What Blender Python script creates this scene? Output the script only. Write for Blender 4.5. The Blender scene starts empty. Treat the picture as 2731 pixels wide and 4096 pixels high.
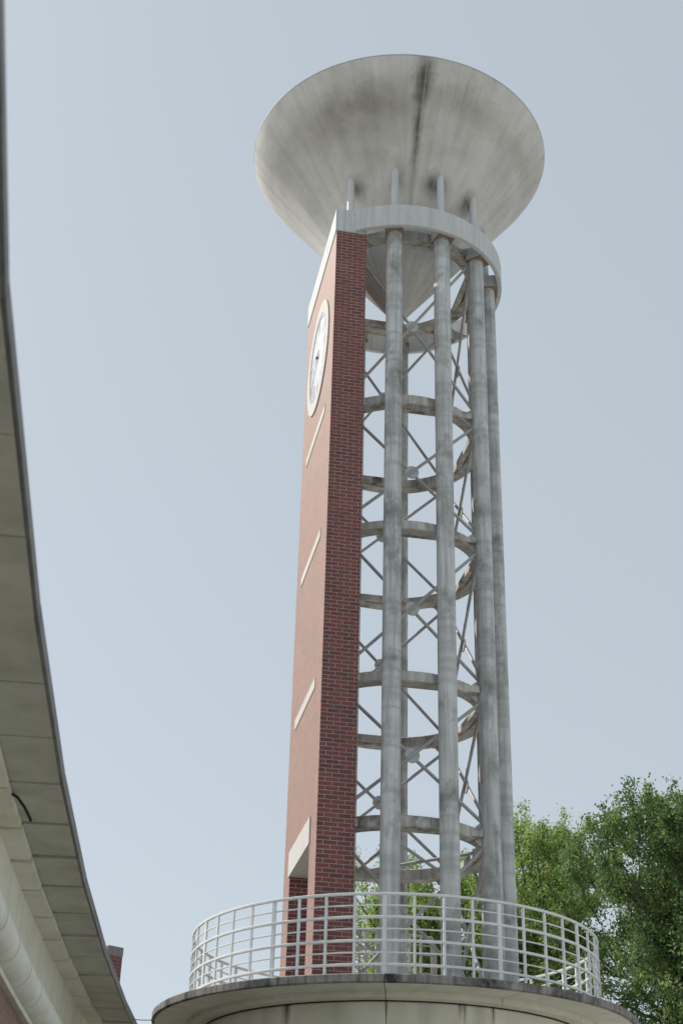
import bpy, bmesh, math, random
import numpy as np
from mathutils import Vector, Matrix
R_ = math.radians
random.seed(7); rng = np.random.default_rng(7)
SC = bpy.context.scene
COL = SC.collection
EYE = 1.6                                   # eye height over the plaza (plaza at z = 0)
AX = (0.982, 22.0)                          # vertical axis of the clock tower

# ------------------------------------------------------------------ camera, sky, sun, exposure
TH, RO = R_(29.777), R_(1.603)
cam = bpy.data.cameras.new('camera'); camo = bpy.data.objects.new('camera', cam); COL.objects.link(camo)
fw = Vector((0, math.cos(TH), math.sin(TH))); up0 = Vector((0, -math.sin(TH), math.cos(TH))); rt0 = Vector((1, 0, 0))
rt = rt0*math.cos(RO) + up0*math.sin(RO); up = up0*math.cos(RO) - rt0*math.sin(RO)
m = Matrix((rt, up, -fw)).transposed().to_4x4(); m.translation = Vector((0, 0, EYE)); camo.matrix_world = m
cam.sensor_fit = 'VERTICAL'; cam.sensor_height = 36.0; cam.sensor_width = 24.0; cam.lens = 50.04
cam.clip_start = 0.05; cam.clip_end = 3000
cam.dof.use_dof = True; cam.dof.focus_distance = 25.0; cam.dof.aperture_fstop = 2.4
SC.camera = camo

SUN_EL, SUN_AZ = R_(43), R_(-58)            # azimuth clockwise from +Y (away from the camera)
world = bpy.data.worlds.new('World'); SC.world = world; world.use_nodes = True
wn_, wl_ = world.node_tree.nodes, world.node_tree.links
bg = wn_['Background']; sky = wn_.new('ShaderNodeTexSky'); sky.sky_type = 'NISHITA'; sky.sun_disc = False
sky.sun_elevation = SUN_EL; sky.sun_rotation = SUN_AZ; sky.air_density = 1.0; sky.dust_density = 1.2; sky.ozone_density = 1.5
hsv = wn_.new('ShaderNodeHueSaturation'); hsv.inputs['Saturation'].default_value = 0.55
mixv = wn_.new('ShaderNodeMix'); mixv.data_type = 'RGBA'; mixv.inputs[0].default_value = 0.62   # thin high haze evens the blue out
mixv.inputs[7].default_value = (5.35, 6.12, 6.55, 1)
wl_.new(sky.outputs[0], hsv.inputs['Color']); wl_.new(hsv.outputs[0], mixv.inputs[6]); wl_.new(mixv.outputs[2], bg.inputs['Color'])
bg.inputs['Strength'].default_value = 0.115
sun = bpy.data.lights.new('sun', 'SUN'); suno = bpy.data.objects.new('sun', sun); COL.objects.link(suno)
sun.energy = 4.5; sun.angle = R_(0.53); sun.color = (1.0, 0.93, 0.84)
sd = Vector((math.sin(SUN_AZ)*math.cos(SUN_EL), math.cos(SUN_AZ)*math.cos(SUN_EL), math.sin(SUN_EL)))
suno.rotation_euler = sd.to_track_quat('Z', 'Y').to_euler()
SC.view_settings.view_transform = 'Standard'; SC.view_settings.look = 'None'
SC.view_settings.exposure = 0.0; SC.view_settings.gamma = 1.0

# ------------------------------------------------------------------ materials
def mat(name):
    m = bpy.data.materials.new(name); m.use_nodes = True
    return m, m.node_tree.nodes, m.node_tree.links, m.node_tree.nodes['Principled BSDF']
def ramp(N, pts):
    r = N.new('ShaderNodeValToRGB'); e = r.color_ramp.elements
    e[0].position, e[0].color = pts[0][0], (*pts[0][1], 1)
    e[1].position, e[1].color = pts[-1][0], (*pts[-1][1], 1)
    for p, c in pts[1:-1]:
        k = e.new(p); k.color = (*c, 1)
    return r
def coords(N, L, scale=(1, 1, 1), kind='Object', rand=True):
    tc = N.new('ShaderNodeTexCoord'); out = tc.outputs[kind]
    if rand:
        oi = N.new('ShaderNodeObjectInfo'); mu = N.new('ShaderNodeMath'); mu.operation = 'MULTIPLY'; mu.inputs[1].default_value = 57.0
        L.new(oi.outputs['Random'], mu.inputs[0])
        ad = N.new('ShaderNodeVectorMath'); ad.operation = 'ADD'; L.new(out, ad.inputs[0]); L.new(mu.outputs[0], ad.inputs[1]); out = ad.outputs[0]
    mp = N.new('ShaderNodeMapping'); mp.inputs['Scale'].default_value = scale; L.new(out, mp.inputs['Vector'])
    return mp.outputs[0]
def noise(N, L, vec, scale, detail=6, rough=0.6):
    n = N.new('ShaderNodeTexNoise'); n.inputs['Scale'].default_value = scale; n.inputs['Detail'].default_value = detail; n.inputs['Roughness'].default_value = rough
    L.new(vec, n.inputs['Vector']); return n.outputs['Fac']
def mixc(N, L, fac, a, b, mode='MIX'):
    x = N.new('ShaderNodeMix'); x.data_type = 'RGBA'; x.blend_type = mode
    if isinstance(fac, (int, float)): x.inputs[0].default_value = fac
    else: L.new(fac, x.inputs[0])
    for i, v in ((6, a), (7, b)):
        if isinstance(v, tuple): x.inputs[i].default_value = (*v, 1)
        else: L.new(v, x.inputs[i])
    return x.outputs[2]
def bump(N, L, P, h, strength=0.3, dist=0.01):
    b = N.new('ShaderNodeBump'); b.inputs['Strength'].default_value = strength; b.inputs['Distance'].default_value = dist
    L.new(h, b.inputs['Height']); L.new(b.outputs[0], P.inputs['Normal'])

def concrete(name, light, mid, dark, patch=None, cut=(0.52, 0.66), streak=(3, 3, 0.35), rough=0.8, band=0.0, kind='Object', amt=0.75):
    m, N, L, P = mat(name)
    base = ramp(N, [(0.25, mid), (0.7, light)])
    L.new(noise(N, L, coords(N, L, (1, 1, 1), kind), 2.2, 8, 0.62), base.inputs[0])
    st = ramp(N, [(0.42, (0, 0, 0)), (0.72, (1, 1, 1))]); L.new(noise(N, L, coords(N, L, streak, kind), 1.6, 7, 0.65), st.inputs[0])
    f = N.new('ShaderNodeMath'); f.operation = 'MULTIPLY'; f.inputs[1].default_value = amt; L.new(st.outputs[0], f.inputs[0])
    c = mixc(N, L, f.outputs[0], base.outputs[0], dark)
    if band:
        bd = ramp(N, [(0.44, (0, 0, 0)), (0.5, (1, 1, 1)), (0.53, (.25, .25, .25)), (0.6, (0, 0, 0))])
        L.new(noise(N, L, coords(N, L, (.05, .05, 1), kind), 1.05, 3, 0.7), bd.inputs[0])
        f2 = N.new('ShaderNodeMath'); f2.operation = 'MULTIPLY'; f2.inputs[1].default_value = band; L.new(bd.outputs[0], f2.inputs[0])
        c = mixc(N, L, f2.outputs[0], c, dark)
    if patch:
        pt = ramp(N, [(cut[0], (0, 0, 0)), (cut[1], (1, 1, 1))]); L.new(noise(N, L, coords(N, L, (1, 1, .8), kind), 1.9, 9, 0.68), pt.inputs[0])
        c = mixc(N, L, pt.outputs[0], c, patch)
    L.new(c, P.inputs['Base Color']); P.inputs['Roughness'].default_value = rough
    bump(N, L, P, noise(N, L, coords(N, L, (1, 1, 1), kind), 45, 6, 0.7), 0.25, 0.006)
    return m
M = {}
M['column'] = concrete('weathered_column_concrete', (.68, .69, .68), (.54, .55, .54), (.3, .31, .295), (.17, .185, .165), (.5, .72), (9, 9, .45), band=.5, amt=.9)
M['ring'] = concrete('weathered_ring_concrete', (.62, .62, .59), (.48, .475, .445), (.26, .235, .2), (.1, .092, .065), (.51, .66), (5, 5, .5), amt=.85)
M['crown'] = concrete('crown_ring_concrete', (.61, .63, .63), (.54, .56, .56), (.4, .415, .41), (.24, .245, .235), (.62, .8), (7, 7, .3), amt=.7)
M['post'] = concrete('grey_painted_steel', (.6, .62, .63), (.54, .56, .57), (.44, .45, .45), None, amt=.4, rough=.6)
M['rod'] = concrete('brace_steel', (.5, .51, .52), (.43, .44, .45), (.28, .25, .22), None, amt=.6, rough=.55)
M['stone'] = concrete('cast_stone', (.57, .555, .535), (.51, .495, .475), (.4, .385, .365), None, amt=.35)
M['cream'] = concrete('cream_precast', (.8, .79, .68), (.72, .71, .6), (.5, .47, .33), (.2, .17, .1), (.66, .8), (1.1, 1.1, .5), amt=.55)
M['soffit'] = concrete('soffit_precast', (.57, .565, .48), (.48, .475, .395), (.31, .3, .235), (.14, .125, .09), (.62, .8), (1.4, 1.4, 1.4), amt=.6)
M['pipe'] = concrete('pale_precast', (.86, .86, .78), (.8, .8, .71), (.55, .53, .38), None, amt=.5, streak=(1.5, 1.5, 3))
M['lip'] = concrete('mossy_slab_edge', (.38, .355, .32), (.2, .188, .172), (.06, .056, .05), (.03, .03, .03), (.48, .62), (9, 9, 1.2), amt=.9)
M['fascia'] = concrete('dark_fascia_metal', (.2, .205, .2), (.15, .15, .145), (.07, .062, .052), None, (.5, .7), (2, 2, 2), rough=.5)
M['rust'] = concrete('rusty_plate', (.3, .22, .16), (.24, .18, .14), (.12, .08, .06))
M['joint'] = concrete('dark_joint', (.035, .03, .026), (.025, .022, .02), (.015, .013, .012))
M['deck'] = concrete('deck_concrete', (.4, .4, .38), (.34, .34, .32), (.25, .25, .23))
M['cap'] = concrete('chimney_cap_concrete', (.27, .27, .26), (.21, .21, .205), (.13, .13, .13))

def brick(name, c1, c2, mortar, bias=-0.1):
    m, N, L, P = mat(name)
    tc = N.new('ShaderNodeTexCoord'); b = N.new('ShaderNodeTexBrick'); L.new(tc.outputs['UV'], b.inputs['Vector'])
    b.offset = .5; b.offset_frequency = 2; b.squash = 1
    for k, v in (('Scale', 1), ('Mortar Size', .0055), ('Mortar Smooth', .15), ('Bias', bias), ('Brick Width', .2043), ('Row Height', .0677)): b.inputs[k].default_value = v
    b.inputs['Color1'].default_value = b.inputs['Color2'].default_value = (1, 1, 1, 1); b.inputs['Mortar'].default_value = (0, 0, 0, 1)
    sp = N.new('ShaderNodeSeparateXYZ'); L.new(tc.outputs['UV'], sp.inputs[0])
    def mth(op, x, y=None):
        n = N.new('ShaderNodeMath'); n.operation = op
        for i, v in enumerate((x, y)):
            if v is None: continue
            if isinstance(v, (int, float)): n.inputs[i].default_value = v
            else: L.new(v, n.inputs[i])
        return n.outputs[0]
    row = mth('FLOOR', mth('DIVIDE', sp.outputs[1], .0677)); even = mth('SUBTRACT', 1, mth('FLOORED_MODULO', row, 2))
    colm = mth('FLOOR', mth('ADD', mth('DIVIDE', sp.outputs[0], .2043), mth('MULTIPLY', even, .5)))
    cb = N.new('ShaderNodeCombineXYZ'); L.new(row, cb.inputs[0]); L.new(colm, cb.inputs[1])
    wnz = N.new('ShaderNodeTexWhiteNoise'); wnz.noise_dimensions = '2D'; L.new(cb.outputs[0], wnz.inputs['Vector'])
    tone = ramp(N, [(0, tuple(v*.7 for v in c2)), (.12, c2), (.4, tuple((v+w)/2 for v, w in zip(c1, c2))), (.75, c1), (1, (c1[0]*1.15, c1[1]*1.4, c1[2]*1.1))])
    L.new(wnz.outputs['Value'], tone.inputs[0])
    mort = ramp(N, [(.35, tuple(v*.62 for v in mortar)), (.65, mortar)]); L.new(noise(N, L, tc.outputs['UV'], 2.3, 6, .7), mort.inputs[0])
    bc = mixc(N, L, b.outputs['Fac'], tone.outputs[0], mort.outputs[0])
    wp = N.new('ShaderNodeMapping'); wp.inputs['Scale'].default_value = (2.2, .22, 1); L.new(tc.outputs['UV'], wp.inputs['Vector'])
    wr = ramp(N, [(.45, (0, 0, 0)), (.75, (.4, .4, .4))]); L.new(noise(N, L, wp.outputs[0], 1.7, 6, .65), wr.inputs[0])
    bc = mixc(N, L, wr.outputs[0], bc, tuple(min(.5, v*1.3+.04) for v in c1))
    n1 = noise(N, L, tc.outputs['UV'], 1.3, 4, .6)
    r = ramp(N, [(.3, (.82, .82, .82)), (.7, (1.12, 1.12, 1.12))]); L.new(n1, r.inputs[0])
    c = mixc(N, L, 1.0, bc, r.outputs[0], 'MULTIPLY')
    n2 = noise(N, L, tc.outputs['UV'], 60, 4, .6); r2 = ramp(N, [(.35, (.86, .86, .86)), (.7, (1.1, 1.1, 1.1))]); L.new(n2, r2.inputs[0])
    c = mixc(N, L, 1.0, c, r2.outputs[0], 'MULTIPLY')
    L.new(c, P.inputs['Base Color']); P.inputs['Roughness'].default_value = .6; P.inputs['Specular IOR Level'].default_value = .7
    P.inputs['Sheen Weight'].default_value = .44; P.inputs['Sheen Roughness'].default_value = .5; P.inputs['Sheen Tint'].default_value = (1, .74, .56, 1)
    inv = N.new('ShaderNodeMath'); inv.operation = 'SUBTRACT'; inv.inputs[0].default_value = 1; L.new(b.outputs['Fac'], inv.inputs[1])
    bump(N, L, P, inv.outputs[0], 1.0, .012)
    return m
M['brick'] = brick('red_brick', (.175, .028, .023), (.125, .018, .023), (.43, .39, .35))
M['brick2'] = brick('brown_brick', (.15, .035, .028), (.09, .024, .022), (.25, .22, .2))

def plain(name, col, rough=.5, metal=0, var=.06):
    m, N, L, P = mat(name)
    r = ramp(N, [(.3, tuple(max(0, c*(1-var*2)) for c in col)), (.7, tuple(c*(1+var) for c in col))])
    L.new(noise(N, L, coords(N, L), 9, 5, .6), r.inputs[0]); L.new(r.outputs[0], P.inputs['Base Color'])
    P.inputs['Roughness'].default_value = rough; P.inputs['Metallic'].default_value = metal
    return m
M['white'] = plain('white_rail_paint', (.78, .8, .79), .45)
M['shaded_rail'] = plain('shaded_rail_paint', (.36, .35, .33), .5)  # grey-brown shade on the landing railing, put into its base colour
M['dial'] = plain('milky_dial', (.55, .58, .61), .45, var=.02)
M['bezel'] = plain('grey_bezel', (.33, .36, .4), .4)
M['numeral'] = plain('grey_numeral', (.47, .47, .52), .5)
M['hand'] = plain('dark_hand', (.26, .21, .25), .4)
M['strap'] = plain('black_strap', (.02, .017, .015), .5)
M['cable'] = plain('black_cable', (.03, .03, .03), .5)
M['spike'] = plain('wire_spike', (.35, .35, .35), .4)
M['bark'] = concrete('bark', (.1, .08, .06), (.07, .055, .042), (.035, .03, .024), None, streak=(6, 6, 1))

def bowl_material():
    m, N, L, P = mat('stained_bowl_concrete')
    tc = N.new('ShaderNodeTexCoord')                                       # UV: u = angle in radians / 10, v = radius / 3
    def mp(s):
        q = N.new('ShaderNodeMapping'); q.inputs['Scale'].default_value = s; L.new(tc.outputs['UV'], q.inputs['Vector']); return q.outputs[0]
    base = ramp(N, [(.3, (.47, .46, .435)), (.5, (.6, .595, .57)), (.72, (.72, .715, .69))]); L.new(noise(N, L, mp((9, 2.2, 1)), 1.6, 8, .66), base.inputs[0])
    st = ramp(N, [(.45, (0, 0, 0)), (.8, (1, 1, 1))]); L.new(noise(N, L, mp((60, 1.4, 1)), 1.5, 6, .6), st.inputs[0])
    f = N.new('ShaderNodeMath'); f.operation = 'MULTIPLY'; f.inputs[1].default_value = .4; L.new(st.outputs[0], f.inputs[0])
    c = mixc(N, L, f.outputs[0], base.outputs[0], (.26, .25, .235))
    fn = ramp(N, [(.58, (0, 0, 0)), (.72, (.55, .55, .55))]); L.new(noise(N, L, mp((55, 18, 1)), 2.6, 9, .75), fn.inputs[0])
    c = mixc(N, L, fn.outputs[0], c, (.22, .21, .19))
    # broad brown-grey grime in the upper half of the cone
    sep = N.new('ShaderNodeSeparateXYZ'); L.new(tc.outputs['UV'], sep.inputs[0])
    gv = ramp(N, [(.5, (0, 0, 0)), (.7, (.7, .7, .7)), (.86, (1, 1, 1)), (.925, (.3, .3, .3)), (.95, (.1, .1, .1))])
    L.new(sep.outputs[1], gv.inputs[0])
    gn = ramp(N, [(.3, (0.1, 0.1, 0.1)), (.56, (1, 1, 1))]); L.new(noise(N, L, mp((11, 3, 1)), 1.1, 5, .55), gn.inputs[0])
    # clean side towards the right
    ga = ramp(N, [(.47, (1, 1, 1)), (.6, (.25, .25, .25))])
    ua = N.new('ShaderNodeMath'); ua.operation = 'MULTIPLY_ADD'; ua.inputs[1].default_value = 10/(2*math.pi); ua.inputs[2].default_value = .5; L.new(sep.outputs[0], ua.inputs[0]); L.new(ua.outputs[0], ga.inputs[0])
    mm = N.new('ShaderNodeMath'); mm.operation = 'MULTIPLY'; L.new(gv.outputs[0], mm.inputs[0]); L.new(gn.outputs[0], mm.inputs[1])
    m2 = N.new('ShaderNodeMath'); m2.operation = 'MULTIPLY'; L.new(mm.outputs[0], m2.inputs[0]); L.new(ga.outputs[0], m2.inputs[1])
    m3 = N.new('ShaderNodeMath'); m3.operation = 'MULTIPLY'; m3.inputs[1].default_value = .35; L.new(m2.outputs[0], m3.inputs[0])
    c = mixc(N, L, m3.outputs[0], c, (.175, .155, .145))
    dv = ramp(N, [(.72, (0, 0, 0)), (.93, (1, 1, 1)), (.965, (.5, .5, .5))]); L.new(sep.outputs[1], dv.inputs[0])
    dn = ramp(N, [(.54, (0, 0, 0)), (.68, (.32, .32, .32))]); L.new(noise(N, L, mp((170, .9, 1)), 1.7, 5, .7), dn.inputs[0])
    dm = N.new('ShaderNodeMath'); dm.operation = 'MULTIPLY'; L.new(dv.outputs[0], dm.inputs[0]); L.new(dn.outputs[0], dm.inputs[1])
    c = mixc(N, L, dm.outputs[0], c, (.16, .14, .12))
    # dark runs each side of the seam and round blots where the posts meet the cone
    def blot(u0, v0, su, sv, col, k, c):
        a = N.new('ShaderNodeVectorMath'); a.operation = 'SUBTRACT'; L.new(tc.outputs['UV'], a.inputs[0]); a.inputs[1].default_value = (u0, v0, 0)
        b = N.new('ShaderNodeVectorMath'); b.operation = 'MULTIPLY'; L.new(a.outputs[0], b.inputs[0]); b.inputs[1].default_value = (1/su, 1/sv, 0)
        l = N.new('ShaderNodeVectorMath'); l.operation = 'LENGTH'; L.new(b.outputs[0], l.inputs[0])
        nz = noise(N, L, mp((70, 12, 1)), 1.2, 6, .7)
        ad = N.new('ShaderNodeMath'); ad.operation = 'ADD'; L.new(l.outputs['Value'], ad.inputs[0]); L.new(nz, ad.inputs[1])
        r = ramp(N, [(.55, (k, k, k)), (1.0, (k*.35,)*3), (1.45, (0, 0, 0))]); 
        sc = N.new('ShaderNodeMath'); sc.operation = 'MULTIPLY'; sc.inputs[1].default_value = .69; L.new(ad.outputs[0], sc.inputs[0])
        r = ramp(N, [(.38, (k, k, k)), (.7, (k*.35,)*3), (1.0, (0, 0, 0))]); L.new(sc.outputs[0], r.inputs[0])
        return mixc(N, L, r.outputs[0], c, col)
    for u, v, su, sv, k in ((-12, .84, .06, .14, .5), (-36, .81, .05, .14, .3), (-22, .7, .05, .22, .2), (28, .87, .05, .08, .3), (62, .86, .06, .08, .28)):
        c = blot(R_(u)/10, v, su, sv, (.17, .14, .125), k, c)
    c = blot(R_(7.0)/10, .925, .011, .12, (.05, .05, .033), 1.0, c)
    c = blot(R_(6.6)/10, .76, .0065, .42, (.1, .1, .075), .95, c)
    for a, k in ((-31, .75), (28.5, .5), (20, .9), (50, .9), (-1, .4)):
        c = blot(R_(a)/10, .545, .016, .07, (.08, .075, .065), k, c)
    L.new(c, P.inputs['Base Color']); P.inputs['Roughness'].default_value = .7
    bump(N, L, P, noise(N, L, mp((40, 12, 1)), 14, 5, .6), .12, .006)
    return m
M['bowl'] = bowl_material()

def drum_material():
    m = M['cream'].copy(); m.name = 'stained_cream_precast'; N, L = m.node_tree.nodes, m.node_tree.links; P = N['Principled BSDF']
    c = P.inputs['Base Color'].links[0].from_socket; tc = N.new('ShaderNodeTexCoord')
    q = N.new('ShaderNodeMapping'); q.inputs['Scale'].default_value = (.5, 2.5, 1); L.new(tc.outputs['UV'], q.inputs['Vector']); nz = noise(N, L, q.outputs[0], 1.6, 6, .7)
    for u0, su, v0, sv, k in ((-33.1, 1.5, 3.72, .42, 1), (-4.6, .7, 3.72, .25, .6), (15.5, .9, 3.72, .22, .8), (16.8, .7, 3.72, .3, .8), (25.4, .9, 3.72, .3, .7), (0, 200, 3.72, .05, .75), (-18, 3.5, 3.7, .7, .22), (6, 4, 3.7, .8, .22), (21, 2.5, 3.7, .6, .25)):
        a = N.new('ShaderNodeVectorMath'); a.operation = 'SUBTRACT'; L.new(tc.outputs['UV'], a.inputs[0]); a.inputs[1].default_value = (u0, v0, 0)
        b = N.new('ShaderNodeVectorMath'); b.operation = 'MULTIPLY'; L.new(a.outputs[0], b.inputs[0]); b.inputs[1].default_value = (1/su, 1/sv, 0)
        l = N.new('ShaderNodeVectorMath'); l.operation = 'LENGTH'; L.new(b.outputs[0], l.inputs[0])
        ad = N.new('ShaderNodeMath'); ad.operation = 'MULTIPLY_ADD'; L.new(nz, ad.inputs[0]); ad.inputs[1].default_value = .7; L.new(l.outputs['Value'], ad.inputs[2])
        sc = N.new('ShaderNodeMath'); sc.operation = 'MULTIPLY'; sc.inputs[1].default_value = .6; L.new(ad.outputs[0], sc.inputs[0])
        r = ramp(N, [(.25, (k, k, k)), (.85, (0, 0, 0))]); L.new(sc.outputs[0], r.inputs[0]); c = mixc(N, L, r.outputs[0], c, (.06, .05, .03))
    L.new(c, P.inputs['Base Color']); return m
M['drum'] = drum_material()
def leaf_material(name, a, b, c):
    m, N, L, P = mat(name)
    at = N.new('ShaderNodeAttribute'); at.attribute_name = 'tint'
    r = ramp(N, [(0, a), (.5, b), (1, c)]); L.new(at.outputs['Fac'], r.inputs[0]); L.new(r.outputs[0], P.inputs['Base Color'])
    P.inputs['Roughness'].default_value = .6
    tr = N.new('ShaderNodeBsdfTranslucent'); L.new(r.outputs[0], tr.inputs['Color'])
    mx = N.new('ShaderNodeMixShader'); mx.inputs[0].default_value = .5
    out = N['Material Output']; L.new(P.outputs[0], mx.inputs[1]); L.new(tr.outputs[0], mx.inputs[2]); L.new(mx.outputs[0], out.inputs['Surface'])
    return m
M['leaf_dark'] = leaf_material('deep_green_leaves', (.055, .12, .042), (.12, .21, .065), (.3, .4, .13))
M['leaf_light'] = leaf_material('yellow_green_leaves', (.15, .24, .07), (.26, .38, .1), (.42, .52, .17))

# ------------------------------------------------------------------ mesh helpers
def obj(name, bm, m, parent=None, smooth=False, loc=None):
    """link a bmesh given in world coordinates (z over eye level) as one object, under parent"""
    me = bpy.data.meshes.new(name)
    o = bpy.data.objects.new(name, me); COL.objects.link(o)
    root = parent
    while root is not None and root.parent is not None: root = root.parent
    org = Vector(root.location) if root is not None else Vector(loc if loc else (0, 0, 0))
    bmesh.ops.recalc_face_normals(bm, faces=bm.faces)
    bmesh.ops.translate(bm, verts=bm.verts, vec=(-org.x, -org.y, EYE-org.z))
    for f in bm.faces: f.smooth = smooth
    bm.to_mesh(me); bm.free(); me.materials.append(M[m])
    if smooth: me.set_sharp_from_angle(angle=R_(35))
    if parent is not None: o.parent = parent
    else: o.location = org
    return o
def thing(name, label, cat, loc, group=None):
    o = bpy.data.objects.new(name, None); COL.objects.link(o); o.location = loc; o['label'] = label; o['category'] = cat
    o.empty_display_size = .3
    if group: o['group'] = group
    return o
def box(bm, c0, c1, fr=None, uv=False):
    """axis-aligned box in the frame fr = (origin, ex, ey) (z up)"""
    o, ex, ey = fr if fr else (Vector((0, 0, 0)), Vector((1, 0, 0)), Vector((0, 1, 0)))
    (x0, y0, z0), (x1, y1, z1) = c0, c1
    v = [bm.verts.new(o + ex*x + ey*y + Vector((0, 0, z))) for x, y, z in ((x0, y0, z0), (x1, y0, z0), (x1, y1, z0), (x0, y1, z0), (x0, y0, z1), (x1, y0, z1), (x1, y1, z1), (x0, y1, z1))]
    loc = ((x0, y0, z0), (x1, y0, z0), (x1, y1, z0), (x0, y1, z0), (x0, y0, z1), (x1, y0, z1), (x1, y1, z1), (x0, y1, z1))
    lay = bm.loops.layers.uv.verify() if uv else None
    for q, ax in (((0, 1, 2, 3), 2), ((4, 5, 6, 7), 2), ((0, 1, 5, 4), 1), ((2, 3, 7, 6), 1), ((1, 2, 6, 5), 0), ((3, 0, 4, 7), 0)):
        f = bm.faces.new([v[i] for i in q])
        if uv:
            for i, l in zip(q, f.loops):
                x, y, z = loc[i]
                l[lay].uv = (x+.05, z) if ax == 1 else ((y+.1022, z) if ax == 0 else (x, y))
    return v
def tube(bm, p0, p1, r, n=10, r1=None):
    p0, p1 = Vector(p0), Vector(p1); d = (p1-p0).normalized(); a = d.orthogonal().normalized(); b = d.cross(a); r1 = r if r1 is None else r1
    A = [bm.verts.new(p0 + (a*math.cos(2*math.pi*i/n)+b*math.sin(2*math.pi*i/n))*r) for i in range(n)]
    B = [bm.verts.new(p1 + (a*math.cos(2*math.pi*i/n)+b*math.sin(2*math.pi*i/n))*r1) for i in range(n)]
    for i in range(n): bm.faces.new((A[i], A[(i+1) % n], B[(i+1) % n], B[i]))
    bm.faces.new(A); bm.faces.new(B[::-1])
def path_tube(bm, pts, radii, n=8):
    rings = []; pts = [Vector(p) for p in pts]
    a = None
    for i, p in enumerate(pts):
        d = (pts[min(i+1, len(pts)-1)]-pts[max(i-1, 0)]).normalized()
        a = d.orthogonal().normalized() if a is None else (a - d*a.dot(d)).normalized()
        b = d.cross(a)
        rings.append([bm.verts.new(p + (a*math.cos(2*math.pi*k/n)+b*math.sin(2*math.pi*k/n))*radii[i]) for k in range(n)])
    for s, t in zip(rings, rings[1:]):
        for k in range(n): bm.faces.new((s[k], s[(k+1) % n], t[(k+1) % n], t[k]))
    bm.faces.new(rings[0][::-1]); bm.faces.new(rings[-1])
def polar(a, r, z):
    a = R_(a); return Vector((AX[0]+r*math.sin(a), AX[1]-r*math.cos(a), z))
def sector(bm, a0, a1, prof, n, closed_ends=True, fn=polar, uv=False):
    """sweep a closed (r, z) profile from angle a0 to a1"""
    rings = [[bm.verts.new(fn(a0+(a1-a0)*i/n, r, z)) for r, z in prof] for i in range(n+1)]
    k = len(prof)
    for s, t in zip(rings, rings[1:]):
        for j in range(k): bm.faces.new((s[j], s[(j+1) % k], t[(j+1) % k], t[j]))
    if closed_ends: bm.faces.new(rings[0]); bm.faces.new(rings[-1][::-1])
def hoop(bm, prof, n=144):
    rings = [[bm.verts.new(polar(360*i/n, r, z)) for r, z in prof] for i in range(n)]; k = len(prof)
    for i in range(n):
        s, t = rings[i], rings[(i+1) % n]
        for j in range(k): bm.faces.new((s[j], s[(j+1) % k], t[(j+1) % k], t[j]))
def rect(r0, r1, z0, z1, ch=0):
    if not ch: return [(r0, z0), (r1, z0), (r1, z1), (r0, z1)]
    return [(r0+ch, z0), (r1-ch, z0), (r1, z0+ch), (r1, z1-ch), (r1-ch, z1), (r0+ch, z1), (r0, z1-ch), (r0, z0+ch)]
NB = bmesh.new
def polar_uv(bm):                                                   # u = degrees round the tower axis, v = height
    lay = bm.loops.layers.uv.verify()
    for f in bm.faces:
        for l in f.loops:
            c = l.vert.co; l[lay].uv = (math.degrees(math.atan2(c.x-AX[0], AX[1]-c.y)), c.z)

# ------------------------------------------------------------------ ground
bm = NB(); v = [bm.verts.new(p) for p in ((-900, -900, -EYE), (900, -900, -EYE), (900, 900, -EYE), (-900, 900, -EYE))]; bm.faces.new(v)
M['ground'] = concrete('plaza_paving', (.48, .47, .44), (.42, .41, .38), (.32, .31, .29))
g = obj('ground', bm, 'ground'); g['kind'] = 'structure'; g['label'] = 'grey paved plaza under the tower'; g['category'] = 'ground'

DECK = 3.884
# ------------------------------------------------------------------ round building carrying the tower
rb = thing('round_building', 'round cream concrete building with wide overhanging slab under the clock tower', 'building', (AX[0], AX[1], 0))
bm = NB(); hoop(bm, rect(.01, 2.5, 3.6, 3.868), 96); obj('deck', bm, 'deck', rb)
bm = NB(); hoop(bm, rect(2.505, 3.49, 3.79, 3.85), 144); obj('joint_filler', bm, 'joint', rb)
for k in range(12):
    a0 = -4.6+30*k; gp = .06
    bm = NB(); sector(bm, a0+gp, a0+30-gp, [(2.51, 3.775), (3.02, 3.775), (3.53, 3.773), (3.55, 3.785), (3.55, DECK-.012), (3.535, DECK), (2.51, DECK)], 14); 
    o = obj('slab_edge', bm, 'lip', rb)
    bm = NB(); sector(bm, a0+.1, a0+30-.1, [(2.64, 3.7), (3.0, 3.7), (3.02, 3.715), (3.02, 3.77), (3.5, 3.77), (3.5, 3.7735), (2.64, 3.7735)], 14)
    # soffit cladding: outer field flush with the slab, stepped down toward the wall
    obj('soffit_panel', bm, 'cream', rb)
for k in range(12):
    a0 = -4.6+30*k
    bm = NB(); sector(bm, a0+.1, a0+30-.1, rect(2.6, 2.785, -EYE, 3.695, .012), 14); polar_uv(bm); obj('wall_panel', bm, 'drum', rb, True)
bm = NB(); hoop(bm, rect(2.45, 2.59, -EYE, 3.69), 96); obj('inner_wall', bm, 'joint', rb)
bm = NB(); hoop(bm, rect(2.787, 2.803, 3.686, 3.699), 144); obj('gasket', bm, 'joint', rb)

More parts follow.
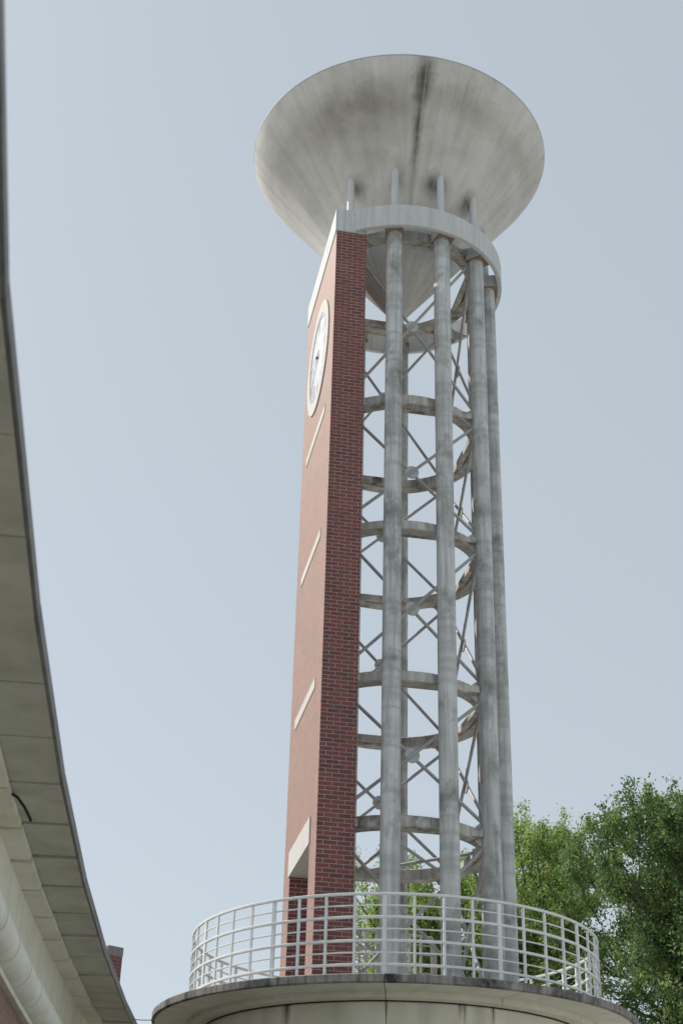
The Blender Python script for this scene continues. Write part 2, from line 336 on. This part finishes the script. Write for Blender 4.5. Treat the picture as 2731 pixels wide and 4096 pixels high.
# ------------------------------------------------------------------ railing round the deck
rl = thing('round_railing', 'white curved metal railing around the deck of the round building', 'railing', (AX[0], AX[1], DECK+EYE))
RR = 3.033
for i in range(8):
    z = 5.044-.022-i*.1535; thick = i % 2 == 0
    bm = NB()
    if thick: hoop(bm, rect(RR-.018, RR+.018, z-.018, z+.018, .006), 192)
    else: hoop(bm, rect(RR-.009, RR+.009, z-.009, z+.009, .003), 192)
    obj('top_rail' if i == 0 else 'rail', bm, 'white', rl, True)
for k in range(48):
    a = -5+7.5*k; wide = k % 4 == 0; w = (.027 if wide else .0165)
    er = Vector((math.sin(R_(a)), -math.cos(R_(a)), 0)); et = Vector((math.cos(R_(a)), math.sin(R_(a)), 0))
    bm = NB(); box(bm, (-w, -.014, DECK), (w, .014, 5.0), (Vector((AX[0], AX[1], 0))+er*RR, et, er))
    if wide: box(bm, (-.06, -.05, DECK), (.06, .05, DECK+.012), (Vector((AX[0], AX[1], 0))+er*RR, et, er))
    obj('post', bm, 'white', rl)

# ------------------------------------------------------------------ clock tower
ct = thing('clock_tower', 'tall concrete column clock tower with brick side wall and wide conical bowl on top', 'clock tower', (AX[0], AX[1], DECK+EYE))
W0 = Vector((AX[0]-1.2138, AX[1]-1.8388, 0)); ES = Vector((-.1772, .98417, 0)); ET = Vector((.98417, .1772, 0)); WL, WW = 3.043, .562
FR = (W0, ES, ET)                                                   # x = along the wall, y = across it
bm = NB()
box(bm, (0, 0, DECK), (.6, WW, 6.19), FR, True); box(bm, (2.43, 0, DECK), (WL, WW, 6.19), FR, True)
box(bm, (0, 0, 6.19), (.55, WW, 6.6), FR, True); box(bm, (2.5, 0, 6.19), (WL, WW, 6.6), FR, True)
box(bm, (0, 0, 6.6), (WL, WW, 17.5), FR, True)
wall = obj('brick_wall', bm, 'brick', ct)
bm = NB(); box(bm, (.55, -.018, 6.19), (2.5, WW+.018, 6.6), FR); obj('lintel', bm, 'stone', wall)
for z0, z1 in ((13.87, 14.03), (11.38, 11.54), (8.68, 8.86)):
    for s0, s1 in ((.58, 1.537), (1.543, 2.5)):
        bm = NB(); box(bm, (s0, -.012, z0), (s1, .05, z1), FR); obj('stone_band', bm, 'stone', wall)
bm = NB(); box(bm, (-.012, -.018, 17.5), (WL+.012, WW+.004, 18.03), FR); bmesh.ops.bevel(bm, geom=bm.edges[:], offset=.012, segments=2, affect='EDGES')
obj('wall_coping', bm, 'crown', wall)

# clock on the sunlit long face
CS, CZ = 1.54, 15.70
def cp(dx, dz, off):                                                # dx to the right on the dial (towards the camera)
    return W0 + ES*(CS-dx) + ET*(-off) + Vector((0, 0, CZ+dz))
def dial_ring(bm, r0, r1, o0, o1, a0=0, a1=360, n=96):
    full = abs(a1-a0) >= 360; cnt = n if full else n+1
    rings = []
    for i in range(cnt):
        a = R_(a0+(a1-a0)*i/n)
        rings.append([bm.verts.new(cp(r*math.sin(a), r*math.cos(a), o)) for r, o in ((r0, o0), (r1, o0), (r1, o1), (r0, o1))])
    for i in range(cnt if full else n):
        s, t = rings[i], rings[(i+1) % cnt]
        for j in range(4): bm.faces.new((s[j], s[(j+1) % 4], t[(j+1) % 4], t[j]))
    if not full: bm.faces.new(rings[0]); bm.faces.new(rings[-1][::-1])
bm = NB(); dial_ring(bm, .001, .855, .004, .012); ck = obj('clock', bm, 'dial', ct)
for k in range(12):
    bm = NB(); dial_ring(bm, .865, 1.10, .0, .026, 15+30*k+.15, 45+30*k-.15, 10); obj('stone_surround', bm, 'stone', ck)
bm = NB(); dial_ring(bm, .79, .864, .0, .022); obj('bezel', bm, 'bezel', ck)
def bar(bm, p, q, w, o0, o1):
    p, q = Vector((p[0], p[1])), Vector((q[0], q[1])); d = (q-p).normalized(); nrm = Vector((-d.y, d.x))*w/2
    P4 = [p+nrm, p-nrm, q-nrm, q+nrm]
    A = [bm.verts.new(cp(x.x, x.y, o0)) for x in P4]; B = [bm.verts.new(cp(x.x, x.y, o1)) for x in P4]
    bm.faces.new(A); bm.faces.new(B)
    for i in range(4): bm.faces.new((A[i], A[(i+1) % 4], B[(i+1) % 4], B[i]))
GL = {'I': (.05, [((0, -.5), (0, .5), 1)]), 'V': (.12, [((-.36, .5), (0, -.5), 1), ((0, -.5), (.36, .5), .45)]), 'X': (.12, [((-.36, .5), (.36, -.5), 1), ((-.36, -.5), (.36, .5), .45)])}
for hr, txt in enumerate(['XII', 'I', 'II', 'III', 'IIII', 'V', 'VI', 'VII', 'VIII', 'IX', 'X', 'XI']):
    bm = NB(); ws = [GL[c][0] for c in txt]; tot = sum(ws)+.022*(len(txt)-1); x = -tot/2; a = R_(30*hr); H = .24; rc = .645; lay = 0
    for c, w in zip(txt, ws):
        for (p, q, th) in GL[c][1]:
            def tr(u):
                lx, ly = x+w/2+u[0]*w, rc+u[1]*H
                return (lx*math.cos(a)+ly*math.sin(a), -lx*math.sin(a)+ly*math.cos(a))
            bar(bm, tr(p), tr(q), .034*th+.006, .0125, .0145+lay); lay += .0004
        x += w+.022
    obj('numeral', bm, 'numeral', ck)
def hand(name, ang, length, wid, off):
    bm = NB(); a = R_(ang); s, c = math.sin(a), math.cos(a)
    bar(bm, (-.16*s, -.16*c), (.1*s, .1*c), wid, off, off+.008)
    bar(bm, (.1*s, .1*c), (length*s, length*c), wid*.75, off+.001, off+.007)
    dial = .032
    for i in range(8):
        b = 2*math.pi*i/8; bar(bm, (0, 0), (dial*math.sin(b), dial*math.cos(b)), .03, off+.0005+i*.0003, off+.0085+i*.0003)
    obj(name, bm, 'hand', ck)
hand('minute_hand', 270, .6, .02, .04); hand('hour_hand', 232, .5, .03, .026)
bm = NB(); c0, c1 = cp(0, 0, .012), cp(0, 0, .06); tube(bm, c0, c1, .024, 14); obj('hand_spindle', bm, 'hand', ck)

# columns: every 30 degrees, the brick wall takes four of the twelve places
PH = -34.8; RC = 1.718
for k in range(1, 9):
    a = PH+30*k
    bm = NB(); p = polar(a, RC, 0); n = 32; zs = [DECK, 17.515, 17.53]; rs = [.149, .149, .14]
    rings = [[bm.verts.new(p+Vector((r*math.cos(2*math.pi*i/n), r*math.sin(2*math.pi*i/n), z))) for i in range(n)] for z, r in zip(zs, rs)]
    for s, t in zip(rings, rings[1:]):
        for i in range(n): bm.faces.new((s[i], s[(i+1) % n], t[(i+1) % n], t[i]))
    bm.faces.new(rings[-1])
    col = obj('column', bm, 'column', ct, True)
    er = Vector((math.sin(R_(a)), -math.cos(R_(a)), 0)); et = Vector((math.cos(R_(a)), math.sin(R_(a)), 0))
    bm = NB(); box(bm, (-.165, 1.62, 17.53), (.165, 1.935, 17.80), (Vector((AX[0], AX[1], 0)), et, er)); obj('bracket', bm, 'crown', col)
    bm = NB(); box(bm, (-.168, 1.6, 17.515), (.168, 1.93, 17.529), (Vector((AX[0], AX[1], 0)), et, er)); obj('bearing_plate', bm, 'rust', col)
for k in range(0, 10):
    a = PH+30*k; rp = 1.70
    bm = NB(); p = polar(a, rp, 0); tube(bm, p+Vector((0, 0, 17.4 if k in (0, 9) else 17.8)), p+Vector((0, 0, 19.22)), .068, 20); obj('bowl_post', bm, 'post', ct, True)

# crown ring
bm = NB(); sector(bm, -28.4, 230.5, [(1.93, 17.532), (1.998, 17.532), (2.011, 17.545), (2.011, 18.012), (1.998, 18.025), (1.93, 18.025)], 150); obj('crown_ring', bm, 'crown', ct, True)

# inner ring beams, tie beams, cross bracing
LV = [(17.64, 17.80), (13.905, 14.09), (11.42, 11.58), (8.72, 8.89), (6.40, 6.58)]
def chord_pt(k, r, z): return polar(PH+30*k, r, z)
def rod(p, q, r=.0275, name='brace_rod'):
    bm = NB(); tube(bm, p, q, r, 12); return obj(name, bm, 'rod', ct, True)
def plate(center, nrm, r, t, name='cross_plate', m='post'):
    bm = NB(); nrm = Vector(nrm).normalized(); tube(bm, Vector(center)-nrm*t/2, Vector(center)+nrm*t/2, r, 32); return obj(name, bm, m, ct, True)
for z0, z1 in LV:
    bm = NB(); sector(bm, -33, 233.4, [(1.335, z0+.02), (1.35, z0), (1.545, z0), (1.56, z0+.015), (1.56, z1-.012), (1.548, z1), (1.35, z1), (1.335, z1-.015)], 120)
    rg = obj('ring_beam', bm, 'ring', ct, True)
    bm = NB()
    for i in range(200):
        a = -28+i*255/200+random.uniform(-.4, .4); r = random.uniform(1.43, 1.53); p = polar(a, r, z1); d = Vector((random.uniform(-.03, .03), random.uniform(-.03, .03), random.uniform(.07, .105)))
        x = Vector((.0014, 0, 0)); y = Vector((0, .0014, 0))
        b = [bm.verts.new(p+x), bm.verts.new(p+y), bm.verts.new(p-x-y)]; t = bm.verts.new(p+d)
        bm.faces.new(b)
        for j in range(3): bm.faces.new((b[j], b[(j+1) % 3], t))
    sp = obj('bird_spikes', bm, 'spike', rg); sp['kind'] = 'stuff'
    for ka, kb in ((0, 3), (3, 6), (6, 9)):
        p, q = chord_pt(ka, 1.78, 0), chord_pt(kb, 1.78, 0); d = (q-p).normalized(); e = Vector((-d.y, d.x, 0)); ln = (q-p).length
        bm = NB(); box(bm, (.2, -.045, z0+.025), (ln-.2, .045, z1-.035), (p, d, e)); obj('tie_beam', bm, 'ring', ct)
    for kc in (3, 6):
        er = chord_pt(kc, 1, 0)-chord_pt(kc, 0, 0)
        for s in (-1, 1):
            ang = PH+30*kc; dd = (chord_pt(kc-3, 1.5, 0)-chord_pt(kc, 1.5, 0)) if s < 0 else (chord_pt(kc+3, 1.5, 0)-chord_pt(kc, 1.5, 0))
            dd.normalize(); nn = Vector((-dd.y, dd.x, 0))
            plate(chord_pt(kc, 1.66, (z0+z1)/2)+dd*.05, nn, .185, .03, 'gusset_plate', 'column')
zl = [(a+b)/2 for a, b in LV]+[DECK+.02]
for i in range(5):
    zt = zl[i]-.13; zb = zl[i+1]+(.13 if i < 4 else 0)
    for ka, kb in ((0, 3), (3, 6), (6, 9)):
        A0, B0 = chord_pt(ka, 1.66, 0), chord_pt(kb, 1.66, 0); d = (B0-A0).normalized(); nn = Vector((-d.y, d.x, 0))
        A, B = A0+d*.0, B0
        rod(A+Vector((0, 0, zt))+nn*.028, B+Vector((0, 0, zb))+nn*.028); rod(B+Vector((0, 0, zt))-nn*.028, A+Vector((0, 0, zb))-nn*.028)
        if i < 4: plate((A+B)/2+Vector((0, 0, (zt+zb)/2)), nn, .118, .03)
        else: plate((A+B)/2+Vector((0, 0, (zt+zb)/2)), nn, .06, .03)
# plan bracing under the lowest ring
rod(polar(0, 0, 6.66), chord_pt(6, 1.45, 6.5)); rod(polar(0, 0, 6.66), chord_pt(8, 1.45, 6.5)); rod(chord_pt(8, 1.45, 6.5), chord_pt(4, 1.45, 6.5))

# bowl
prof = [(0.0, 16.78), (.06, 16.83), (2.74, 20.455), (2.86, 20.62), (2.94, 20.755), (2.982, 20.84), (2.975, 20.86), (2.93, 20.86), (2.80, 20.62), (.15, 17.1)]
bm = NB(); lay = bm.loops.layers.uv.verify(); n = 180
tip0 = bm.verts.new(polar(0, 0, 16.78)); tip1 = bm.verts.new(polar(0, 0, 17.0)); ring = []
dense = []
for (r0, z0), (r1, z1) in zip(prof[1:], prof[2:]):
    st = 14 if abs(r1-r0) > 1 else 1
    for i in range(st): dense.append((r0+(r1-r0)*i/st, z0+(z1-z0)*i/st))
dense.append(prof[-1])
ring = [[bm.verts.new(polar(360*i/n-180, r, z)) for i in range(n)] for r, z in dense]
def setuv(f, us, vs):
    for l, u, w in zip(f.loops, us, vs): l[lay].uv = (u, w)
for j, (s, t) in enumerate(zip(ring, ring[1:])):
    for i in range(n):
        f = bm.faces.new((s[i], s[(i+1) % n], t[(i+1) % n], t[i])); u0, u1 = R_(360*i/n-180)/10, R_(360*(i+1)/n-180)/10
        setuv(f, (u0, u1, u1, u0), (dense[j][0]/3,)*2+(dense[j+1][0]/3,)*2)
for i in range(n):
    u0 = R_(360*i/n-180)/10
    f = bm.faces.new((tip0, ring[0][(i+1) % n], ring[0][i])); setuv(f, (u0, u0, u0), (0, .02, .02))
    f = bm.faces.new((tip1, ring[-1][i], ring[-1][(i+1) % n])); setuv(f, (u0, u0, u0), (0, .05, .05))
bowl = obj('bowl', bm, 'bowl', ct, True)
for sa in (7.7, 127.7, 247.7):
    bm = NB(); e = R_(sa); et = Vector((math.cos(e), math.sin(e), 0)); nrm = Vector((math.sin(e)*.8, -math.cos(e)*.8, -.6))
    for (r0, z0), (r1, z1) in zip(prof[1:5], prof[2:6]):
        a, b = polar(sa, r0, z0), polar(sa, r1, z1)
        vs = [bm.verts.new(x+et*w+nrm*h) for x in (a, b) for w, h in ((-.004, -.002), (.004, -.002), (.004, .002), (-.004, .002))]
        for j in range(4): bm.faces.new((vs[j], vs[(j+1) % 4], vs[4+(j+1) % 4], vs[4+j]))
    obj('seam', bm, 'ring', bowl)
bm = NB(); hoop(bm, [(2.93, 20.861), (2.985, 20.861), (2.99, 20.866), (2.99, 20.874), (2.93, 20.88)], 180); obj('rim_flashing', bm, 'post', bowl)

# ------------------------------------------------------------------ long curved building on the left
cb = thing('curved_building', 'long curved cream building with overhanging panelled eaves at the left edge', 'building', (-3.4, 12.0, 0))
CBX, CBY, CR = 149.88, 25.73, 152.78
def bpt(y, off, z):
    a = math.asin(max(-1, min(1, (y-CBY)/CR))); r = CR+off
    return Vector((CBX-r*math.cos(a)+.03*max(0, 4.7-y), CBY+r*math.sin(a), z))
KS = 3.16; K0 = 4.87-3*KS
def ept(y, off, z):                                                # facetted: straight between fascia joints
    k = math.floor((y-K0)/KS+1e-6); ya, yb = K0+k*KS, K0+(k+1)*KS; t = (y-ya)/KS
    return bpt(ya, off, z).lerp(bpt(yb, off, z), t)
def strip(bm, y0, y1, prof, fn, n=4):
    sector(bm, y0, y1, prof, n, True, lambda y, o, z: fn(y, o, z))
for k in range(11):
    y0 = K0+k*KS; dz = random.uniform(-.006, .006); do = random.uniform(-.008, .006)
    bm = NB(); strip(bm, y0+.003, y0+KS-.003, [(-.004+do, 3.782+dz), (.016, 3.782+dz), (.016, 3.89+dz), (-.004+do, 3.89+dz)], lambda y, o, z: ept(min(max(y, y0+.002), y0+KS-.002), o, z), 1)
    obj('fascia_panel', bm, 'fascia', cb)
SP = KS/3
for k in range(33):
    y0 = K0+k*SP; gp = random.choice((.014, .035, .05, .06)) if y0 > 9 else .007; yc0, yc1 = y0+gp, y0+SP-gp; t = random.uniform(-.004, .004)
    fn = lambda y, o, z: ept(min(max(y, y0+.001), y0+SP-.001), o, z)
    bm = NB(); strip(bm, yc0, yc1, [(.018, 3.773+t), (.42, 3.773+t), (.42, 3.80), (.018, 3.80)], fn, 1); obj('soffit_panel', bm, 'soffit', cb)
    bm = NB(); strip(bm, yc0+.002, yc1-.002, [(.425, 3.715+t), (.66, 3.715+t), (.66, 3.80), (.425, 3.80)], fn, 1); obj('soffit_step', bm, 'cream', cb)
bm = NB(); strip(bm, K0, K0+11*KS-.01, [(.03, 3.805), (.8, 3.805), (.8, 3.885), (.03, 3.885)], ept, 11); obj('eaves_backing', bm, 'joint', cb)
bm = NB(); strip(bm, K0, K0+11*KS-.01, [(.021, 3.89), (9, 3.89), (9, 3.93), (.021, 3.93)], ept, 11); obj('roof', bm, 'fascia', cb)
WO = .615
for k in range(16):
    y0 = K0+k*2*SP+.2
    bm = NB(); strip(bm, y0+.008, y0+2*SP-.008, [(WO, 2.78), (WO+.1, 2.78), (WO+.1, 3.72), (WO, 3.72)], bpt, 2); obj('wall_panel', bm, 'cream', cb)
ys = [K0+.1+SP*i for i in range(0, 20) if K0+.1+SP*i < 17.0]+[29.0]
for ya, yb in zip(ys, ys[1:]):
    pr = [(WO+.01, 2.785)]+[(WO-.0-.18*math.sin(math.pi*i/14), 2.97-.18*math.cos(math.pi*i/14)) for i in range(15)]+[(WO+.01, 3.155)]
    nn = max(1, int((yb-ya)/1.1))
    bm = NB(); strip(bm, ya+.032, yb-.032, pr, bpt, nn); obj('bullnose_moulding', bm, 'pipe', cb, True)
bm = NB(); strip(bm, K0, 29, [(WO-.03, 2.72), (WO+.2, 2.72), (WO+.2, 2.775), (WO-.03, 2.775)], bpt, 24); obj('wall_ledge', bm, 'cream', cb)
bm = NB(); strip(bm, K0, 29, [(WO+.11, 2.87), (WO+.15, 2.87), (WO+.15, 3.7), (WO+.11, 3.7)], bpt, 24); obj('panel_backing', bm, 'joint', cb)
# brick base with recessed dark openings
bm = NB(); strip(bm, K0, 29, [(WO+.03, -EYE), (WO+.3, -EYE), (WO+.3, 2.71), (WO+.03, 2.71)], bpt, 48); lay = bm.loops.layers.uv.verify()
for f in bm.faces:
    for l in f.loops: l[lay].uv = (l.vert.co.y, l.vert.co.z)
obj('brick_base', bm, 'brick2', cb)

# ------------------------------------------------------------------ strap, cable, chimney
bm = NB(); path_tube(bm, [(-2.673, 11.42, 3.768), (-2.594, 11.35, 3.712), (-2.51, 11.3, 3.609), (-2.46, 11.27, 3.53), (-2.434, 11.25, 3.485)], [.013]*5, 8)
o = obj('hanging_strap', bm, 'strap', None, True, (-2.67, 11.42, 5.36)); o['label'] = 'loose black strap dangling from the eaves joint of the curved building'; o['category'] = 'strap'
bm = NB(); path_tube(bm, [(-2.9, 22, 3.862), (-2.7, 22, 3.855), (-2.5, 22, 3.865)], [.006]*3, 6)
o = obj('overhead_cable', bm, 'cable', None, True, (-2.9, 22, 5.46)); o['label'] = 'thin dark cable between the curved eaves and the round slab'; o['category'] = 'cable'
ch = thing('brick_chimney', 'small square brick chimney with grey cap behind the curved eaves', 'chimney', (-4.6, 30.2, 0))
e1 = Vector((math.cos(R_(40)), math.sin(R_(40)), 0)); e2 = Vector((-math.sin(R_(40)), math.cos(R_(40)), 0)); fr = (Vector((-4.52, 29.85, 0)), e1, e2)
bm = NB(); box(bm, (.012, .012, -EYE), (.36, .4, 6.5), fr, True); obj('chimney_stack', bm, 'brick2', ch)
bm = NB(); box(bm, (0, 0, 6.5), (.372, .412, 6.69), fr); bmesh.ops.bevel(bm, geom=bm.edges[:], offset=.012, segments=1, affect='EDGES'); obj('chimney_cap', bm, 'cap', ch)

# ------------------------------------------------------------------ railing of the far stair landing, behind the tower
fr_ = thing('landing_railing', 'grey shaded metal railing of the stair landing behind the tower', 'railing', (1.2, 27, 0))
def run(p, q, n):
    p, q = Vector(p), Vector(q)
    for i in range(7):
        h = 1.05-i*.165; bm = NB(); tube(bm, p+Vector((0, 0, h)), q+Vector((0, 0, h)), .024 if i == 0 else .014, 8); obj('top_rail' if i == 0 else 'rail', bm, 'shaded_rail', fr_, True)
    for i in range(n+1):
        c = p.lerp(q, i/n); d = (q-p); d.z = 0; d.normalize(); e = Vector((-d.y, d.x, 0))
        bm = NB(); box(bm, (-.022, -.022, -.05), (.022, .022, 1.05), (c, d, e)); obj('post', bm, 'shaded_rail', fr_)
run((.05, 26.6, 5.35), (1.9, 26.9, 5.27), 9); run((.05, 26.6, 5.35), (.75, 30.0, 5.75), 5); run((1.9, 26.9, 5.27), (2.2, 30.0, 5.7), 4)
bm = NB(); v = [bm.verts.new(p) for p in ((0, 26.55, 5.12), (1.95, 26.85, 5.12), (2.3, 30.2, 5.12), (.7, 30.2, 5.12))]; f = bm.faces.new(v); bmesh.ops.solidify(bm, geom=[f], thickness=.12); obj('landing_slab', bm, 'deck', fr_)
for c in ((.2, 26.8), (1.75, 27.0), (.85, 29.9), (2.1, 29.9)):
    bm = NB(); tube(bm, (*c, -EYE), (*c, 5.05), .09, 12); obj('leg', bm, 'shaded_rail', fr_, True)

# ------------------------------------------------------------------ trees
def tree(name, label, base, H, centre, rad, leafmat, seed, limbs=10, subs=8, twigs=9, per=60, leaf=.085, shoots=14, trunk_r=.2):
    """centre / rad describe the crown (metres over the plaza)"""
    rs = np.random.default_rng(seed); root = thing(name, label, 'tree', (base[0], base[1], 0), 'trees behind the clock tower')
    C = np.array(centre, float); RA = np.array(rad, float); b = np.array([base[0], base[1], 0.0]); wood = NB(); tips = []
    fork = np.array([base[0]+rs.normal(0, .1), base[1], max(1.5, C[2]-RA[2]*.95)])
    path_tube(wood, [b-[0, 0, EYE], (b+fork)/2+[.08, 0, 0]-[0, 0, EYE], fork-[0, 0, EYE]], [trunk_r*1.35, trunk_r*1.05, trunk_r], 10)
    def curve(p, q, bend, n=6):
        t = np.linspace(0, 1, n)[:, None]; mid = (p+q)/2+bend
        return (1-t)**2*p+2*t*(1-t)*mid+t**2*q
    ga = math.pi*(3-math.sqrt(5))
    for i in range(limbs):
        el = rs.uniform(-.15, 1.0)*1.35 if i else 1.5; az = i*ga*1.0+rs.normal(0, .25); k = rs.uniform(.72, .98)
        d = np.array([math.cos(el)*math.cos(az), math.cos(el)*math.sin(az), math.sin(el)])
        end = C+d*RA*k; st = fork+(np.array([C[0], C[1], C[2]+RA[2]*.2])-fork)*rs.uniform(0, .5)
        L1 = curve(st, end, np.array([0, 0, -.12*RA[2]])+rs.normal(0, .2, 3), 8)
        path_tube(wood, L1-[0, 0, EYE], np.linspace(trunk_r*.52, .018, 8), 7)
        for j in range(subs):
            t = rs.uniform(.28, 1.0); p = L1[min(7, int(t*7))]; u = rs.normal(0, 1, 3); u[2] = abs(u[2])*.9+.25; u = u/np.linalg.norm(u); u = u*.85+d*.45
            q = p+u*RA.mean()*rs.uniform(.2, .46); L2 = curve(p, q, rs.normal(0, .12, 3), 5)
            path_tube(wood, L2-[0, 0, EYE], np.linspace(.035, .009, 5), 5)
            for w in range(twigs):
                p2 = L2[rs.integers(1, 5)]; u2 = rs.normal(0, 1, 3); u2[2] += .35; u2 /= np.linalg.norm(u2)
                tips.append((p2, p2+u2*RA.mean()*rs.uniform(.05, .15)))
    for i in range(shoots):                                             # upright shoots that break the outline
        az = rs.uniform(0, 2*math.pi); rr = math.sqrt(rs.uniform(0, 1))*.9; p = C+np.array([math.cos(az)*rr, math.sin(az)*rr, math.sqrt(max(0, 1-rr*rr))*.84])*RA
        q = p+np.array([rs.normal(0, .15)+math.cos(az)*rr*.5, rs.normal(0, .15)+math.sin(az)*rr*.5, 1.0])*rs.uniform(.55, 1.25); L3 = curve(p, q, rs.normal(0, .06, 3), 5)
        path_tube(wood, L3-[0, 0, EYE], np.linspace(.02, .005, 5), 5)
        for w in range(7):
            p2 = L3[min(4, w//2+1)] if w < 6 else L3[4]; u2 = rs.normal(0, 1, 3); u2[2] += 1.0; u2 /= np.linalg.norm(u2); tips.append((p2, p2+u2*rs.uniform(.12, .34)))
    T0 = np.array([a for a, _ in tips]); T1 = np.array([c for _, c in tips]); nT = len(tips); tw = NB()
    for a, c in tips[::2]: path_tube(wood, [a-[0, 0, EYE], c-[0, 0, EYE]], [.007, .003], 3)
    idx = np.repeat(np.arange(nT), per); N = len(idx); t = rs.uniform(.1, 1.08, N)[:, None]
    ln = np.linalg.norm(T1-T0, axis=1)[idx]
    P = T0[idx]*(1-t)+T1[idx]*t+rs.normal(0, 1, (N, 3))*np.minimum(.13, .08+ln*.06)[:, None]
    ax = rs.normal(0, 1, (N, 3)); ax[:, 2] -= .45; ax /= np.linalg.norm(ax, axis=1)[:, None]
    nn = rs.normal(0, 1, (N, 3)); nn[:, 2] += .7; sd_ = np.cross(ax, nn); sd_ /= np.linalg.norm(sd_, axis=1)[:, None]+1e-9
    nn = np.cross(sd_, ax)
    s = leaf*rs.uniform(.6, 1.25, N)[:, None]; org = np.array([base[0], base[1], 0])
    V = np.stack([P, P+ax*s*.5+sd_*s*.27+nn*s*.05, P+ax*s, P+ax*s*.5-sd_*s*.27+nn*s*.05], 1).reshape(-1, 3)-org
    me = bpy.data.meshes.new('crown'); me.vertices.add(4*N); me.vertices.foreach_set('co', V.astype(np.float32).ravel())
    me.loops.add(4*N); me.loops.foreach_set('vertex_index', np.arange(4*N, dtype=np.int32)); me.polygons.add(N); me.polygons.foreach_set('loop_start', np.arange(0, 4*N, 4, dtype=np.int32))
    me.update(); at = me.attributes.new('tint', 'FLOAT', 'POINT')
    clump = rs.uniform(0, 1, nT)[idx]; tint = np.clip(.55*clump+.45*rs.uniform(0, 1, N), 0, 1); at.data.foreach_set('value', np.repeat(tint, 4).astype(np.float32))
    me.materials.append(M[leafmat]); o = bpy.data.objects.new('crown', me); COL.objects.link(o); o.parent = root
    obj('trunk', wood, 'bark', root, True)
    return root
tree('broadleaf_tree', 'large dark green tree with spiky top at the right edge', (10.4, 35.0), 14.2, (9.75, 35, 8.8), (4.6, 4.0, 4.75), 'leaf_dark', 3, limbs=38, subs=12, twigs=9, per=56, leaf=.098, shoots=110, trunk_r=.26)
tree('broadleaf_tree', 'yellow green tree just right of the tower columns', (6.3, 41.0), 15, (5.85, 41, 10.3), (2.15, 2.6, 4.3), 'leaf_light', 11, limbs=23, subs=10, twigs=9, per=62, leaf=.094, shoots=36, trunk_r=.17)
tree('broadleaf_tree', 'yellow green tree seen between the tower columns', (2.6, 42.0), 14, (2.5, 42, 9.6), (2.4, 3.0, 4.2), 'leaf_light', 21, limbs=22, subs=10, twigs=9, per=60, leaf=.094, shoots=30, trunk_r=.17)
